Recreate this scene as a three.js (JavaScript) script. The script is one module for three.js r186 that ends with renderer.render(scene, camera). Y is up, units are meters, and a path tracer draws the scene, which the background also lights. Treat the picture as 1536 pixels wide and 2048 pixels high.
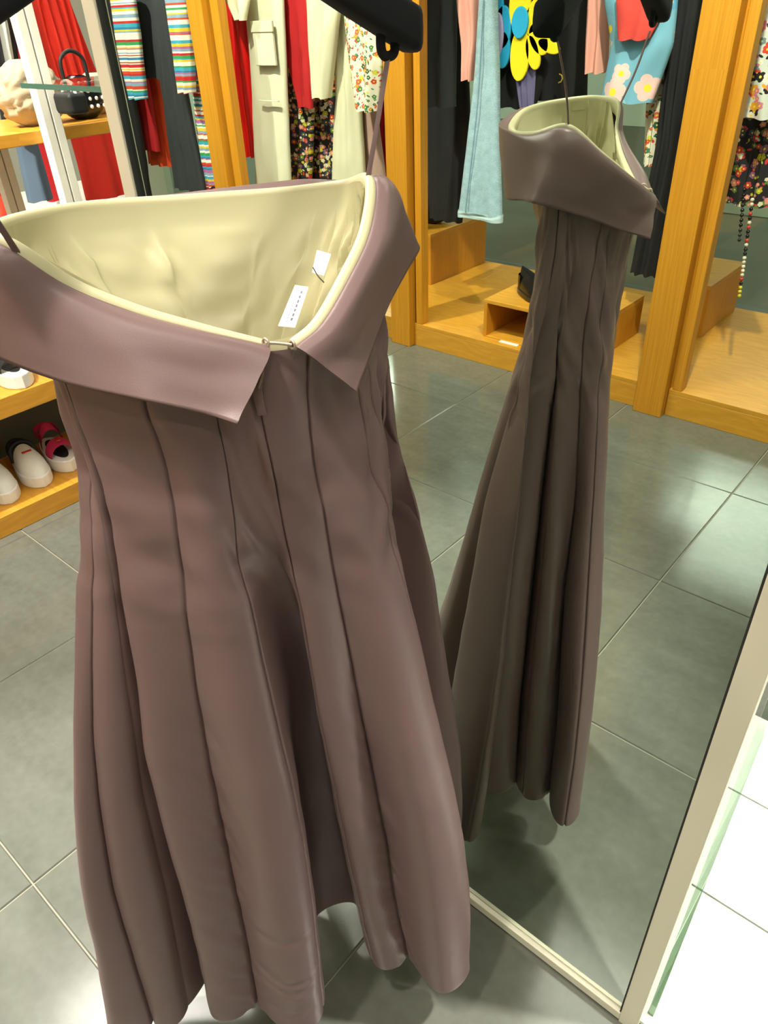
import * as THREE from 'three';
import { RectAreaLightUniformsLib } from 'three/addons/lights/RectAreaLightUniformsLib.js';
import { RoundedBoxGeometry } from 'three/addons/geometries/RoundedBoxGeometry.js';
import { ImprovedNoise } from 'three/addons/math/ImprovedNoise.js';
import { mergeGeometries } from 'three/addons/utils/BufferGeometryUtils.js';

// ------------------------------------------------------------------ camera, light, exposure
const scene = new THREE.Scene();
RectAreaLightUniformsLib.init();
const renderer = new THREE.WebGLRenderer();
renderer.toneMapping = THREE.LinearToneMapping;
renderer.toneMappingExposure = 1.0;
renderer.shadowMap.enabled = true;
scene.background = new THREE.Color(0x000000);

// world: the mirror stands in the plane z = 0 and faces +z; x runs along it, y is up
const F = 1464.6, PITCH = .6028, ROLL = .04598, AL = -42.1 * Math.PI / 180;
const CAM = new THREE.Vector3(0, 1.455, .647);
const V3 = (x, y, z) => new THREE.Vector3(x, y, z);
function headingToWorld(r, u, f) {
  return V3(r * Math.cos(AL) + f * Math.sin(AL), u, r * Math.sin(AL) - f * Math.cos(AL));
}
const cR = Math.cos(ROLL), sR = Math.sin(ROLL), cP = Math.cos(PITCH), sP = Math.sin(PITCH);
const RW = headingToWorld(cR, -sR * cP, -sR * sP);
const DW = headingToWorld(-sR, -cR * cP, -cR * sP);
const FW = headingToWorld(0, -sP, cP);
const camera = new THREE.PerspectiveCamera(2 * Math.atan(1024 / F) * 180 / Math.PI, .75, .02, 60);
camera.position.copy(CAM);
camera.quaternion.setFromRotationMatrix(new THREE.Matrix4().makeBasis(RW, DW.clone().negate(), FW.clone().negate()));
scene.add(camera);

const CEIL = 3.0;
const WARM = new THREE.Color(1, .93, .80), NEUTRAL = new THREE.Color(1, .965, .90);
// ceiling spots: [x, z, aim x, aim y, aim z, candela, half angle, colour]
const SPOTS = [
  [-1.75, .85, -.98, 0, .58, 54, .29, NEUTRAL],
  [-.30, .95, -.48, 1.0, .29, 9, .21, WARM],
  [.85, 1.45, -.45, .8, .28, 2, .36, WARM],
  [-1.7, 1.7, -.5, .7, .3, 2.5, .33, WARM],
  [-2.1, .7, -2.55, .5, -.35, 34, .55, WARM],
  [-.6, 1.0, -1.0, .6, 2.5, 30, .62, WARM],
  [-2.7, 1.0, -2.9, .8, 2.5, 32, .62, WARM],
  [-4.2, 1.0, -4.3, .8, 2.5, 29, .62, WARM],
  [.55, -.35, .2, 0, -.45, 46, .5, NEUTRAL],
];
// ceiling light panels: [x, z, width, depth, radiance]
const PANELS = [[-.6, 1.25, 1.2, .6, 6], [-2.0, .30, 1.2, .6, 20], [.9, .4, 1.2, .6, 3], [-3.6, -1.2, 1.2, .6, 12], [-1.4, -1.9, 1.2, .6, 6]];
const MALL_PANELS = [[-1.35, 5.75, 1.15, .62, 10], [-1.5, 6.75, 1.15, 1.25, 10], [-6.8, 6.6, 1.2, 1.2, 40], [2.6, 7.5, 1.2, 1.2, 40]];

// ------------------------------------------------------------------ helpers
function rng(seed) { let s = seed >>> 0; return () => ((s = (s * 1664525 + 1013904223) >>> 0) / 4294967296); }
const noise = new ImprovedNoise();
const N3 = (x, y, z) => noise.noise(x, y, z);
const lerp = (a, b, t) => a + (b - a) * t, clamp = (x, a, b) => Math.min(b, Math.max(a, x));
const smooth = (a, b, x) => { const t = clamp((x - a) / (b - a), 0, 1); return t * t * (3 - 2 * t); };
function ray(px, py) { return V3(0, 0, 0).addScaledVector(RW, px - 768).addScaledVector(DW, py - 1024).addScaledVector(FW, F).normalize(); }
function onZ(px, py, z) { const v = ray(px, py); return CAM.clone().addScaledVector(v, (z - CAM.z) / v.z); }
function onX(px, py, x) { const v = ray(px, py); return CAM.clone().addScaledVector(v, (x - CAM.x) / v.x); }
function onY(px, py, y) { const v = ray(px, py); return CAM.clone().addScaledVector(v, (y - CAM.y) / v.y); }
// point on the plane that holds the two points and the picture's horizontal
function onChord(px, py, A, B) {
  const n = B.clone().sub(A).cross(RW).normalize(), v = ray(px, py);
  return CAM.clone().addScaledVector(v, A.clone().sub(CAM).dot(n) / v.dot(n));
}
const names = {};
function numbered(n) { names[n] = (names[n] || 0) + 1; return names[n] === 1 ? n : n + '_' + String(names[n] - 1).padStart(3, '0'); }
function mesh(name, geo, mat, parent) {
  const m = new THREE.Mesh(geo, mat); m.castShadow = m.receiveShadow = true;
  if (parent) { m.name = name; parent.add(m); } else { m.name = numbered(name); scene.add(m); }
  return m;
}
function thing(name, label, category, group) {
  const g = new THREE.Group(); g.name = numbered(name); scene.add(g); g.userData = { label, category };
  if (group) g.userData.group = group; return g;
}
function tag(o, label, category, group) { o.userData = { label, category }; if (group) o.userData.group = group; return o; }
function structure(o, label, category) { o.userData = { kind: 'structure', label, category }; return o; }
function structGroup(name, label, category) { const g = new THREE.Group(); g.name = name; scene.add(g); return structure(g, label, category); }
function box(x0, x1, y0, y1, z0, z1, r = .002) {
  const w = x1 - x0, h = y1 - y0, d = z1 - z0;
  const g = r > 0 ? new RoundedBoxGeometry(w, h, d, 1, Math.min(r, w / 3, h / 3, d / 3)) : new THREE.BoxGeometry(w, h, d);
  g.translate((x0 + x1) / 2, (y0 + y1) / 2, (z0 + z1) / 2);
  const p = g.attributes.position, n = g.attributes.normal, uv = g.attributes.uv;
  for (let i = 0; i < p.count; i++) {
    const ax = Math.abs(n.getX(i)), ay = Math.abs(n.getY(i)), az = Math.abs(n.getZ(i));
    if (ay >= ax && ay >= az) uv.setXY(i, p.getX(i), p.getZ(i)); else if (ax >= az) uv.setXY(i, p.getZ(i), p.getY(i)); else uv.setXY(i, p.getX(i), p.getY(i));
  }
  return g;
}
function grid(nu, nv, fn, closeU = false) {      // fn(u, v) -> Vector3, uv in metres along the surface
  const cols = nu + 1, pos = [], uv = [], idx = [];
  for (let j = 0; j <= nv; j++) { for (let i = 0; i <= nu; i++) { const p = fn(i / nu, j / nv); pos.push(p.x, p.y, p.z); uv.push(p.u ?? i / nu, p.v ?? p.y); } }
  for (let j = 0; j < nv; j++) for (let i = 0; i < nu; i++) { const a = j * cols + i, b = a + 1, c = a + cols, d = c + 1; idx.push(a, c, b, b, c, d); }
  const g = new THREE.BufferGeometry();
  g.setAttribute('position', new THREE.Float32BufferAttribute(pos, 3)); g.setAttribute('uv', new THREE.Float32BufferAttribute(uv, 2)); g.setIndex(idx);
  g.computeVertexNormals();
  if (closeU) { const n = g.attributes.normal; for (let j = 0; j <= nv; j++) { const a = j * cols, b = a + nu; const s = V3(n.getX(a) + n.getX(b), n.getY(a) + n.getY(b), n.getZ(a) + n.getZ(b)).normalize(); n.setXYZ(a, s.x, s.y, s.z); n.setXYZ(b, s.x, s.y, s.z); } }
  return g;
}
function tube(pts, r, seg = 24, rad = 8, closed = false) { return new THREE.TubeGeometry(new THREE.CatmullRomCurve3(pts, closed), seg, r, rad, closed); }
function strip(pts, w, t, across) {              // flat ribbon along pts, `across` gives its width direction
  const c = new THREE.CatmullRomCurve3(pts), n = 24, loop = [[-1, -1], [1, -1], [1, 1], [-1, 1], [-1, -1]];
  return grid(4, n, (u, v) => {
    const k = Math.round(u * 4), p = c.getPoint(v), tn = c.getTangent(v), a = across.clone().addScaledVector(tn, -across.dot(tn)).normalize(), b = tn.clone().cross(a);
    return p.addScaledVector(a, loop[k][0] * w / 2).addScaledVector(b, loop[k][1] * t / 2);
  });
}

// ------------------------------------------------------------------ textures
function noiseTexture(size, fn, srgb = true) {
  const d = new Uint8Array(size * size * 4);
  for (let y = 0; y < size; y++) for (let x = 0; x < size; x++) { const c = fn(x / size, y / size), i = (y * size + x) * 4; d[i] = clamp(c[0], 0, 255); d[i + 1] = clamp(c[1], 0, 255); d[i + 2] = clamp(c[2], 0, 255); d[i + 3] = 255; }
  const t = new THREE.DataTexture(d, size, size); t.wrapS = t.wrapT = THREE.RepeatWrapping; t.magFilter = THREE.LinearFilter; t.minFilter = THREE.LinearMipmapLinearFilter; t.generateMipmaps = true;
  if (srgb) t.colorSpace = THREE.SRGBColorSpace; t.needsUpdate = true; return t;
}
function canvasTexture(w, h, draw) {
  const c = document.createElement('canvas'); c.width = w; c.height = h; draw(c.getContext('2d'), w, h);
  const t = new THREE.CanvasTexture(c); t.colorSpace = THREE.SRGBColorSpace; t.wrapS = t.wrapT = THREE.RepeatWrapping; return t;
}
function fbm(x, y, z, o = 4) { let s = 0, a = .5; for (let i = 0; i < o; i++) { s += a * N3(x, y, z); x *= 2.03; y *= 2.03; z += 7.1; a *= .5; } return s; }
const std = (o) => new THREE.MeshStandardMaterial({ side: THREE.DoubleSide, ...o });
const phys = (o) => new THREE.MeshPhysicalMaterial({ side: THREE.DoubleSide, ...o });

const tileTex = [0, 1, 2].map(k => noiseTexture(256, (u, v) => {
  const a = fbm(u * 5 + k * 11, v * 5, k * 3.3, 5), b = fbm(u * 26, v * 26 + k * 5, 4 + k, 3), c = fbm(u * 3 + 4, v * 12, 9 + k, 3);
  const g = 104 + a * 9 + b * 9 + c * 8; return [g, g + 2, g - 7];
}));
const tileRough = noiseTexture(128, (u, v) => { const g = 98 + fbm(u * 9, v * 9, 2, 4) * 14; return [g, g, g]; }, false);
const M = {};
M.tile = tileTex.map(t => std({ map: t, roughnessMap: tileRough, roughness: .38 }));
M.grout = std({ color: 0x93907f, roughness: .9 });
function woodTex(seed, base) {
  return noiseTexture(512, (u, v) => {
    const w = fbm(u * 4 + seed, v * .9, seed, 4) * .9, l = Math.sin((u * 46 + w * 9) * 2 * Math.PI * .5) * .5 + .5, f = fbm(u * 90, v * 3.2, seed + 3, 3), k = -13 * l * .55 + f * 22 + w * 9;
    return [base[0] + k, base[1] + k * .95, base[2] + k * .6];
  });
}
const wood1 = woodTex(2, [202, 138, 34]), wood2 = woodTex(9, [208, 149, 48]);
const woodH = wood2.clone(); woodH.rotation = Math.PI / 2; woodH.repeat.set(.9, 2.2); woodH.needsUpdate = true;
wood1.repeat.set(2.4, .8);
M.woodV = std({ map: wood1, roughness: .42 });
M.woodH = std({ map: woodH, roughness: .36 });
M.white = std({ color: 0xe9e7da, roughness: .45 });
M.frame = std({ color: 0xefe8d2, roughness: .38, metalness: .15 });
M.wall = std({ color: 0xd9dccb, roughness: .85 });
M.wallGreen = std({ color: 0xcfd6c6, roughness: .8 });
M.ceiling = std({ color: 0xe8e6dc, roughness: .9 });
M.black = std({ color: 0x141416, roughness: .6 });
M.blackGloss = std({ color: 0x101214, roughness: .22 });
M.gasket = std({ color: 0x2b2d28, roughness: .7 });
M.steel = std({ color: 0xb8bab8, metalness: 1, roughness: .28 });
M.mirror = std({ color: 0xd3ded2, metalness: 1, roughness: .003 });
M.glass = phys({ color: 0xf4fbf6, transmission: 1, thickness: 0, roughness: .02, ior: 1.5 });
M.glassGreen = phys({ color: 0x5f9a84, transmission: .55, thickness: 0, roughness: .12, ior: 1.5 });
M.lamp = std({ color: 0xffffff, emissive: 0xfff1dc, emissiveIntensity: 6 });
M.panel = std({ color: 0xffffff, emissive: 0xfffaf0, emissiveIntensity: 5 });
M.mallPanel = std({ color: 0xffffff, emissive: 0xf6fff8, emissiveIntensity: 4 });
// satin: fine twill relief
const weave = noiseTexture(256, (u, v) => { const g = 128 + 55 * Math.sin((u * 96 + v * 96) * Math.PI * 2) * .35 + fbm(u * 60, v * 60, 1, 2) * 70; return [g, g, g]; }, false); weave.repeat.set(9, 9);
M.satin = phys({ color: new THREE.Color().setRGB(.186, .117, .116), roughness: .37, sheen: .18, sheenRoughness: .4, sheenColor: new THREE.Color(.75, .60, .55), bumpMap: weave, bumpScale: .00022, specularIntensity: .75 });
M.lining = phys({ color: new THREE.Color().setRGB(.63, .585, .36), roughness: .36, sheen: .3, sheenRoughness: .5, sheenColor: new THREE.Color(1, 1, .8), bumpMap: weave, bumpScale: .0001 });
M.paper = std({ color: 0xf3f2ea, roughness: .6 });
M.velvet = phys({ color: 0x08090f, roughness: .95, sheen: .35, sheenRoughness: .5, sheenColor: new THREE.Color(.25, .25, .4) });

// ------------------------------------------------------------------ the setting
{
  const fl = structGroup('floor', 'grey stone-look tiled shop floor with pale joints', 'floor');
  mesh('grout_bed', box(-6, 3, -.06, -.0035, -4, 3.35, 0), M.grout, fl);
  const px = .598, pz = .606, gap = .003;
  const tg = (() => {                       // one bevelled tile, five faces
    const a = px / 2 - gap / 2, b = pz / 2 - gap / 2, e = .0022, t = 0, h = -.003, l = -.012;
    const P = [[-a + e, t, -b + e], [a - e, t, -b + e], [a - e, t, b - e], [-a + e, t, b - e], [-a, h, -b], [a, h, -b], [a, h, b], [-a, h, b], [-a, l, -b], [a, l, -b], [a, l, b], [-a, l, b]];
    const q = [[3, 2, 1, 0]]; for (let r = 0; r < 2; r++) for (let i = 0; i < 4; i++) q.push([r * 4 + i, r * 4 + (i + 1) % 4, r * 4 + 4 + (i + 1) % 4, r * 4 + 4 + i]);
    const pos = [], uv = []; for (const f of q) for (const k of [0, 1, 2, 0, 2, 3]) { const p = P[f[k]]; pos.push(...p); uv.push(p[0] / px + .5, p[2] / pz + .5); }
    const g = new THREE.BufferGeometry(); g.setAttribute('position', new THREE.Float32BufferAttribute(pos, 3)); g.setAttribute('uv', new THREE.Float32BufferAttribute(uv, 2)); g.computeVertexNormals(); return g;
  })();
  const r = rng(5);
  for (let i = -8; i <= 5; i++) for (let k = -6; k <= 5; k++) {
    const m = mesh('tile', tg, M.tile[Math.floor(r() * 3)], fl);
    m.position.set(-.517 + (i + .5) * px, 0, -.065 + (k + .5) * pz - 0); m.rotation.y = Math.floor(r() * 2) * Math.PI;
    m.position.y = 0;
  }
  structure(mesh('ceiling', box(-6, 3, CEIL, CEIL + .1, -4, 3.4, 0), M.ceiling), 'plain white shop ceiling', 'ceiling');
  structure(mesh('wall_left', box(-6.1, -6, 0, CEIL, -4, 3.4, 0), M.wall), 'plain pale end wall beyond the clothes racks', 'wall');
  structure(mesh('wall_back', box(-6, 3, 0, CEIL, -4.1, -4, 0), M.wall), 'plain pale back wall of the shop', 'wall');
  structure(mesh('wall_right', box(3, 3.1, 0, CEIL, -4, 3.4, 0), M.wall), 'plain pale side wall of the shop', 'wall');
  structure(mesh('wall_front', box(-6, 3, 2.62, CEIL, 2.2, 3.4, 0), M.wall), 'white soffit above the wooden display bays', 'wall');
  // the mall outside the shop window
  structure(mesh('floor_mall', box(-9, 6, -.05, -.002, 3.4, 10, 0), std({ map: tileTex[1].clone(), roughness: .5, color: 0xc3cbc8 })), 'grey mall floor outside the shop window', 'floor');
  structure(mesh('ceiling_mall', box(-9, 6, 3.2, 3.3, 3.4, 10, 0), M.ceiling), 'white mall ceiling outside the shop window', 'ceiling');
  structure(mesh('wall_mall', box(-9, 6, 0, 3.2, 10, 10.1, 0), M.wallGreen), 'pale wall across the mall', 'wall');
  structure(mesh('wall_mall_left', box(-9.1, -9, 0, 3.2, 3.4, 10, 0), M.wallGreen), 'pale side wall of the mall passage', 'wall');
  structure(mesh('wall_mall_right', box(6, 6.1, 0, 3.2, 3.4, 10, 0), M.wallGreen), 'pale far side wall of the mall passage', 'wall');
  for (let i = 0; i < 6; i++) {
    const x0 = -6 + i * 1.5;
    structure(mesh('window_' + (i + 1), new THREE.BoxGeometry(1.494, 2.5, .012).translate(x0 + .75, 1.37, 3.34), M.glass), 'clear shop window pane behind the wooden display bays', 'window');
  }
}
// wooden posts, platforms and rails of the display bays along z = 2.18 (seen in the mirror)
const COLS = [-5.06, -3.725, -2.415, -1.073, .26], PLAT = .117;
COLS.forEach((x, i) => {
  const g = structGroup('trim_' + (i + 1), ['oak display post beside the bay of black dresses', 'oak display post between the striped knits and the red dresses', 'oak display post between the floral prints and the pale jeans', 'oak display post with long black coats beside it and colourful prints beyond', 'oak display post at the end of the colourful prints'][i], 'post');
  mesh('post_face', box(x, x + .122, 0, 2.62, 2.145, 2.245, .003), M.woodV, g);
  mesh('post_groove', box(x + .12, x + .137, 0, 2.62, 2.205, 2.24, 0), M.woodV, g);
  mesh('post_strip', box(x + .135, x + (i === 1 ? .20 : .172), PLAT, 2.62, 2.185, 2.24, .003), M.woodV, g);
});
for (let i = 0; i < 4; i++) {
  const x0 = COLS[i] + .124, x1 = COLS[i + 1] - .002, g = structGroup('trim_' + (6 + i), ['oak plinth under the striped knits', 'oak plinth under the red dresses and floral prints', 'oak plinth under the pale jeans and flower appliqué dress', 'oak plinth under the hanging bead strings'][i], 'plinth');
  mesh('riser', box(x0, x1, 0, PLAT - .02, 2.184, 2.204, .002), M.woodH, g);
  mesh('front_board', box(x0, x1, PLAT - .02, PLAT, 2.184, 2.2475, .0015), M.woodH, g);
  mesh('top_board', box(COLS[i], COLS[i + 1] - .001, PLAT - .02, PLAT, 2.248, 3.3, .0015), M.woodH, g);
}
const RAILY = 1.78, RAILZ = 2.5;
for (let i = 0; i < 4; i++) tag(mesh('clothes_rail', new THREE.CylinderGeometry(.0125, .0125, COLS[i + 1] - COLS[i] - .13, 16).rotateZ(Math.PI / 2).translate((COLS[i] + COLS[i + 1]) / 2 + .06, RAILY, RAILZ), M.steel), ['steel rail carrying the striped knits', 'steel rail carrying the red and floral clothes', 'steel rail carrying the pale jeans and pink tops', 'steel rail carrying the colourful prints'][i], 'rail', 'rails of the display bays');

// lamps
SPOTS.forEach(([x, z, ax, ay, az, I, ang, col], i) => {
  const g = thing('ceiling_spotlight', 'small round white ceiling spotlight', 'spotlight', 'ceiling spotlights');
  g.position.set(x, CEIL, z);
  const dir = V3(ax - x, ay - CEIL + .12, az - z).normalize(), q = new THREE.Quaternion().setFromUnitVectors(V3(0, -1, 0), dir);
  mesh('stem', new THREE.CylinderGeometry(.01, .01, .1, 12).translate(0, -.05, 0), M.white, g);
  const can = mesh('can', new THREE.LatheGeometry([[.001, .075], [.04, .075], [.045, .06], [.045, -.06], [.041, -.06], [.041, -.035], [.001, -.035]].map(p => new THREE.Vector2(...p)), 24), M.white, g);
  const bulb = mesh('bulb', new THREE.CylinderGeometry(.039, .039, .006, 24).translate(0, -.042, 0), M.lamp, g);
  for (const o of [can, bulb]) { o.quaternion.copy(q); o.position.set(0, -.12, 0); }
  const s = new THREE.SpotLight(col, I, 0, ang, .65, 2); s.castShadow = true; s.shadow.radius = 2; s.shadow.mapSize.set(1024, 1024);
  s.position.set(0, -.12, 0).addScaledVector(dir, .065); g.add(s);
  s.target.position.copy(s.position).add(dir); g.add(s.target);
});
function panelLamp([x, z, w, d, L], y, mat, label, i) {
  const g = thing('ceiling_light_panel', label, 'light panel', 'ceiling light panels'); g.position.set(x, y, z);
  mesh('panel_frame', mergeGeometries([box(-w / 2 - .02, w / 2 + .02, -.02, -.001, -d / 2 - .02, -d / 2), box(-w / 2 - .02, w / 2 + .02, -.02, -.001, d / 2, d / 2 + .02), box(-w / 2 - .02, -w / 2, -.02, -.001, -d / 2, d / 2), box(w / 2, w / 2 + .02, -.02, -.001, -d / 2, d / 2)]), M.white, g);
  mesh('diffuser', new THREE.BoxGeometry(w, .008, d).translate(0, -.008, 0), mat, g);
  const l = new THREE.RectAreaLight(0xfffaf0, L, w, d); l.position.set(0, -.022, 0); l.rotation.x = -Math.PI / 2; g.add(l);
}
PANELS.forEach((p, i) => panelLamp(p, CEIL, M.panel, 'flat white shop ceiling light panel', i));
MALL_PANELS.forEach((p, i) => panelLamp(p, 3.2, M.mallPanel, 'flat white mall ceiling light panel', i));

// ------------------------------------------------------------------ the mirror on its pillar
{
  structure(mesh('wall_pillar', box(-1.05, -.17, 0, CEIL, -.9, -.012, .002), M.white), 'white pillar behind the tall mirror', 'pillar');
  const g = thing('wall_mirror', 'tall rectangular mirror with slim cream metal frame on white pillar', 'mirror');
  const x0 = -1.078, x1 = -.058, y1 = 2.25, w = .030;
  mesh('mirror_glass', box(x0 + w + .002, x1 - w - .002, .03, y1 - w - .002, -.008, -.002, 0), M.mirror, g);
  mesh('backing', box(x0 + .004, x1 - .004, .004, y1 - .004, -.0118, -.008, 0), M.gasket, g);
  mesh('frame_side', box(x0, x0 + w, 0, y1, -.011, .008, .0015), M.frame, g);
  mesh('frame_side', box(x1 - w, x1, 0, y1, -.011, .008, .0015), M.frame, g);
  mesh('frame_bottom', box(x0 + w, x1 - w, .004, .026, -.011, .007, .0015), M.frame, g);
  mesh('frame_top', box(x0 + w, x1 - w, y1 - w, y1, -.011, .007, .0015), M.frame, g);
  mesh('gasket', mergeGeometries([box(x0 + w, x0 + w + .003, .026, y1 - w, -.007, .004, 0), box(x1 - w - .003, x1 - w, .026, y1 - w, -.007, .004, 0)]), M.gasket, g);
}
// bright white display floor and glass panel right of the mirror
{
  const g = thing('display_plinth', 'low white glossy display plinth beside the mirror frame', 'plinth');
  const wm = std({ color: 0xf4f6ec, roughness: .25 });
  for (const [a, b] of [[-.8, -.562], [-.558, -.30], [-.296, -.012]]) for (const [c, d] of [[-.168, .418], [.422, 1.0]]) mesh('panel', box(c, d, 0, .012, a, b, .0015), wm, g);
  const p = thing('glass_partition', 'clear upright glass pane with green edge on white plinth', 'glass pane');
  mesh('pane', box(-.054, -.044, .018, 2.2, -.75, -.03, .001), M.glass, p);
  mesh('pane_edge', box(-.0535, -.0445, .0122, .018, -.75, -.03, 0), std({ color: 0x5d7a58, roughness: .3 }), p);
}

// ------------------------------------------------------------------ the mauve dress
const CEN = V3(-.505, 0, .29);
const rimP = [], lowP = [];
{
  const zipR = V3(-.394, 1.253, .303), peakR = V3(-.435, 1.339, .157), peakL = V3(-.508, 1.334, .437), zipL = V3(-.402, 1.253, .313);
  const add = (p, l) => { rimP.push(p); lowP.push(l); };
  add(onChord(592, 694, zipR, peakR), onY(712, 783, 1.207));
  add(onChord(640, 655, zipR, peakR), V3(-.389, 1.224, .223));
  add(onChord(698, 562, zipR, peakR), V3(-.408, 1.243, .180));
  add(onChord(744, 460, zipR, peakR), V3(-.424, 1.259, .136));
  add(peakR, V3(-.438, 1.271, .100));
  add(V3(-.472, 1.331, .149), V3(-.462, 1.268, .118));
  add(V3(-.515, 1.326, .176), V3(-.50, 1.26, .15));
  add(V3(-.566, 1.327, .244), V3(-.548, 1.255, .225));
  add(V3(-.598, 1.333, .338), V3(-.590, 1.257, .33));
  add(V3(-.582, 1.337, .405), V3(-.590, 1.258, .405));
  add(V3(-.543, 1.339, .438), V3(-.572, 1.257, .450));
  add(peakL, onY(10, 718, 1.2545));
  add(onChord(130, 572, peakL, zipL), onY(130, 765, 1.245));
  add(onChord(260, 624, peakL, zipL), onY(280, 800, 1.235));
  add(onChord(400, 662, peakL, zipL), onY(410, 829, 1.220));
  add(onChord(533, 692, peakL, zipL), onY(470, 848, 1.214));
}
const rimCurve = new THREE.CatmullRomCurve3(rimP, false, 'centripetal'), lowCurve = new THREE.CatmullRomCurve3(lowP, false, 'centripetal');
const outward = (p) => V3(p.x - CEN.x, 0, p.z - CEN.z).normalize();
// rim by angle, for the top of the body
const rimSamples = []; for (let i = 0; i <= 300; i++) { const p = rimCurve.getPoint(i / 300); rimSamples.push([Math.atan2(p.z - CEN.z, p.x - CEN.x), p]); }
function rimAt(x, z) { const a = Math.atan2(z - CEN.z, x - CEN.x); let b = null, bd = 9; for (const [t, p] of rimSamples) { let d = Math.abs(t - a); if (d > Math.PI) d = 2 * Math.PI - d; if (d < bd) { bd = d; b = p; } } return b; }

const dress = thing('strapless_dress', 'dusty mauve satin strapless dress with folded collar, hanging on black hanger', 'dress');
const HEM = .16;
const curves = [];
{
  const px = (T, H, list, push = 0) => { const A = V3(...T), B = V3(...H); return list.map(q => { const p = onChord(q[0], q[1], A, B); p.addScaledVector(ray(q[0], q[1]), push * (p.y > 1.12 ? 0 : p.y < .45 ? 1 : smooth(0, 1, (1.12 - p.y) / .67))); return p; }); };
  // the same for a line seen in the mirror
  const flip = (p) => V3(p.x, p.y, -p.z);
  const mpx = (T, H, list, push = 0) => px([T[0], T[1], -T[2]], [H[0], H[1], -H[2]], list, push).map(flip);
  const C = (pts, o = {}) => curves.push({ pts, ...o });
  const P = (...l) => l.map(p => V3(...p));
  /* d  */ C(px([-.416, 1.15, .321], [-.425, HEM, .253], [[517, 800], [544, 937], [567, 1055], [588, 1155], [606, 1233], [624, 1347], [640, 1440], [667, 1563], [700, 1725], [729, 1856], [747, 1921]]), { seam: 1 });
  /* e  */ C(px([-.403, 1.133, .285], [-.372, HEM, .227], [[613, 800], [633, 937], [654, 1055], [670, 1155], [697, 1292], [724, 1438], [742, 1530], [772, 1677], [788, 1791], [817, 1938]], .05), { seam: 1 });
  /* 3  */ C(px([-.397, 1.13, .255], [-.315, HEM, .205], [[665, 800], [688, 910], [712, 1000], [738, 1110], [775, 1270], [800, 1400], [830, 1540], [860, 1680], [878, 1830], [887, 1962]]));
  /* f  */ C(px([-.396, 1.13, .224], [-.307, HEM, .16], [[717, 800], [738, 891], [761, 991], [788, 1096], [800, 1137], [840, 1290], [863, 1400], [898, 1546], [925, 1677], [938, 1800], [935, 1925]]), { seam: .8 });
  /* g  */ C([V3(-.405, 1.2, .208), ...mpx([-.410, 1.12, .196], [-.360, HEM, .190], [[1165, 640], [1158, 760], [1154, 880], [1149, 1002], [1126, 1195], [1113, 1431], [1097, 1585]], .012)], { seam: .9 });
  /* 3m */ C([V3(-.418, 1.2, .186), ...mpx([-.420, 1.12, .178], [-.400, HEM, .166], [[1124, 640], [1117, 735], [1098, 930], [1084, 1109], [1054, 1400], [1043, 1588]])]);
  C(P([-.424, 1.2, .174], [-.427, 1.1, .176], [-.443, .85, .200], [-.453, .6, .212], [-.458, HEM, .212]));
  /* 4m */ C([V3(-.428, 1.2, .167), ...mpx([-.430, 1.12, .166], [-.433, HEM, .186], [[1116, 640], [1106, 735], [1082, 930], [1064, 1109], [1036, 1400], [1029, 1546]])]);
  /* s4 */ C([V3(-.436, 1.2, .157), ...mpx([-.438, 1.12, .156], [-.458, HEM, .105], [[1075, 640], [1050, 735], [1022, 815], [1003, 980], [985, 1152], [970, 1400], [963, 1545]], .008)], { seam: .9 });
  C([V3(-.446, 1.2, .151), ...px([-.447, 1.1, .140], [-.425, .185, .014], [[800, 900], [840, 1040], [868, 1150], [888, 1300], [905, 1400], [919, 1498], [922, 1610]]).map(p => (p.z = Math.max(p.z, .014), p)), V3(-.428, HEM, .014)]);
  C(P([-.456, 1.2, .158], [-.459, 1.1, .160], [-.490, .85, .115], [-.50, .6, .08], [-.53, HEM, .04]));
  C(P([-.467, 1.2, .177], [-.470, 1.1, .180], [-.497, .85, .18], [-.51, .6, .18], [-.55, HEM, .17]));
  C(P([-.483, 1.2, .200], [-.487, 1.1, .203], [-.535, .85, .185], [-.57, .6, .16], [-.66, HEM, .14]));
  C(P([-.498, 1.2, .228], [-.503, 1.1, .232], [-.555, .85, .22], [-.60, .6, .20], [-.71, HEM, .20]));
  C(P([-.513, 1.2, .257], [-.516, 1.1, .26], [-.538, .85, .26], [-.555, .6, .26], [-.61, HEM, .27]));
  C(P([-.532, 1.2, .29], [-.534, 1.1, .29], [-.58, .85, .28], [-.63, .6, .27], [-.74, HEM, .27]));
  C(P([-.552, 1.2, .33], [-.552, 1.1, .33], [-.60, .85, .335], [-.66, .6, .34], [-.77, HEM, .36]));
  C(P([-.567, 1.2, .36], [-.565, 1.1, .36], [-.575, .85, .36], [-.60, .6, .36], [-.65, HEM, .38]));
  C(P([-.568, 1.2, .39], [-.567, 1.1, .39], [-.605, .85, .41], [-.66, .6, .43], [-.755, HEM, .50]));
  /* l0 */ C(px([-.562, 1.12, .41], [-.684, HEM, .588], [[126, 800], [152, 880], [170, 950], [163, 1010], [158, 1100], [155, 1300], [155, 1459], [159, 1642], [174, 1790], [201, 1927], [217, 2048]]));
  /* l1 */ C(px([-.545, 1.12, .418], [-.632, HEM, .544], [[140, 800], [164, 880], [184, 950], [188, 1010], [190, 1100], [184, 1300], [186, 1478], [200, 1619], [225, 1775], [264, 1908], [303, 2040]]), { seam: .7 });
  /* 1R */ C(px([-.527, 1.12, .4185], [-.592, HEM, .49], [[147, 800], [186, 937], [204, 1028], [230, 1187], [252, 1361], [262, 1420], [287, 1595], [334, 1790], [389, 2040]], .03));
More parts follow.
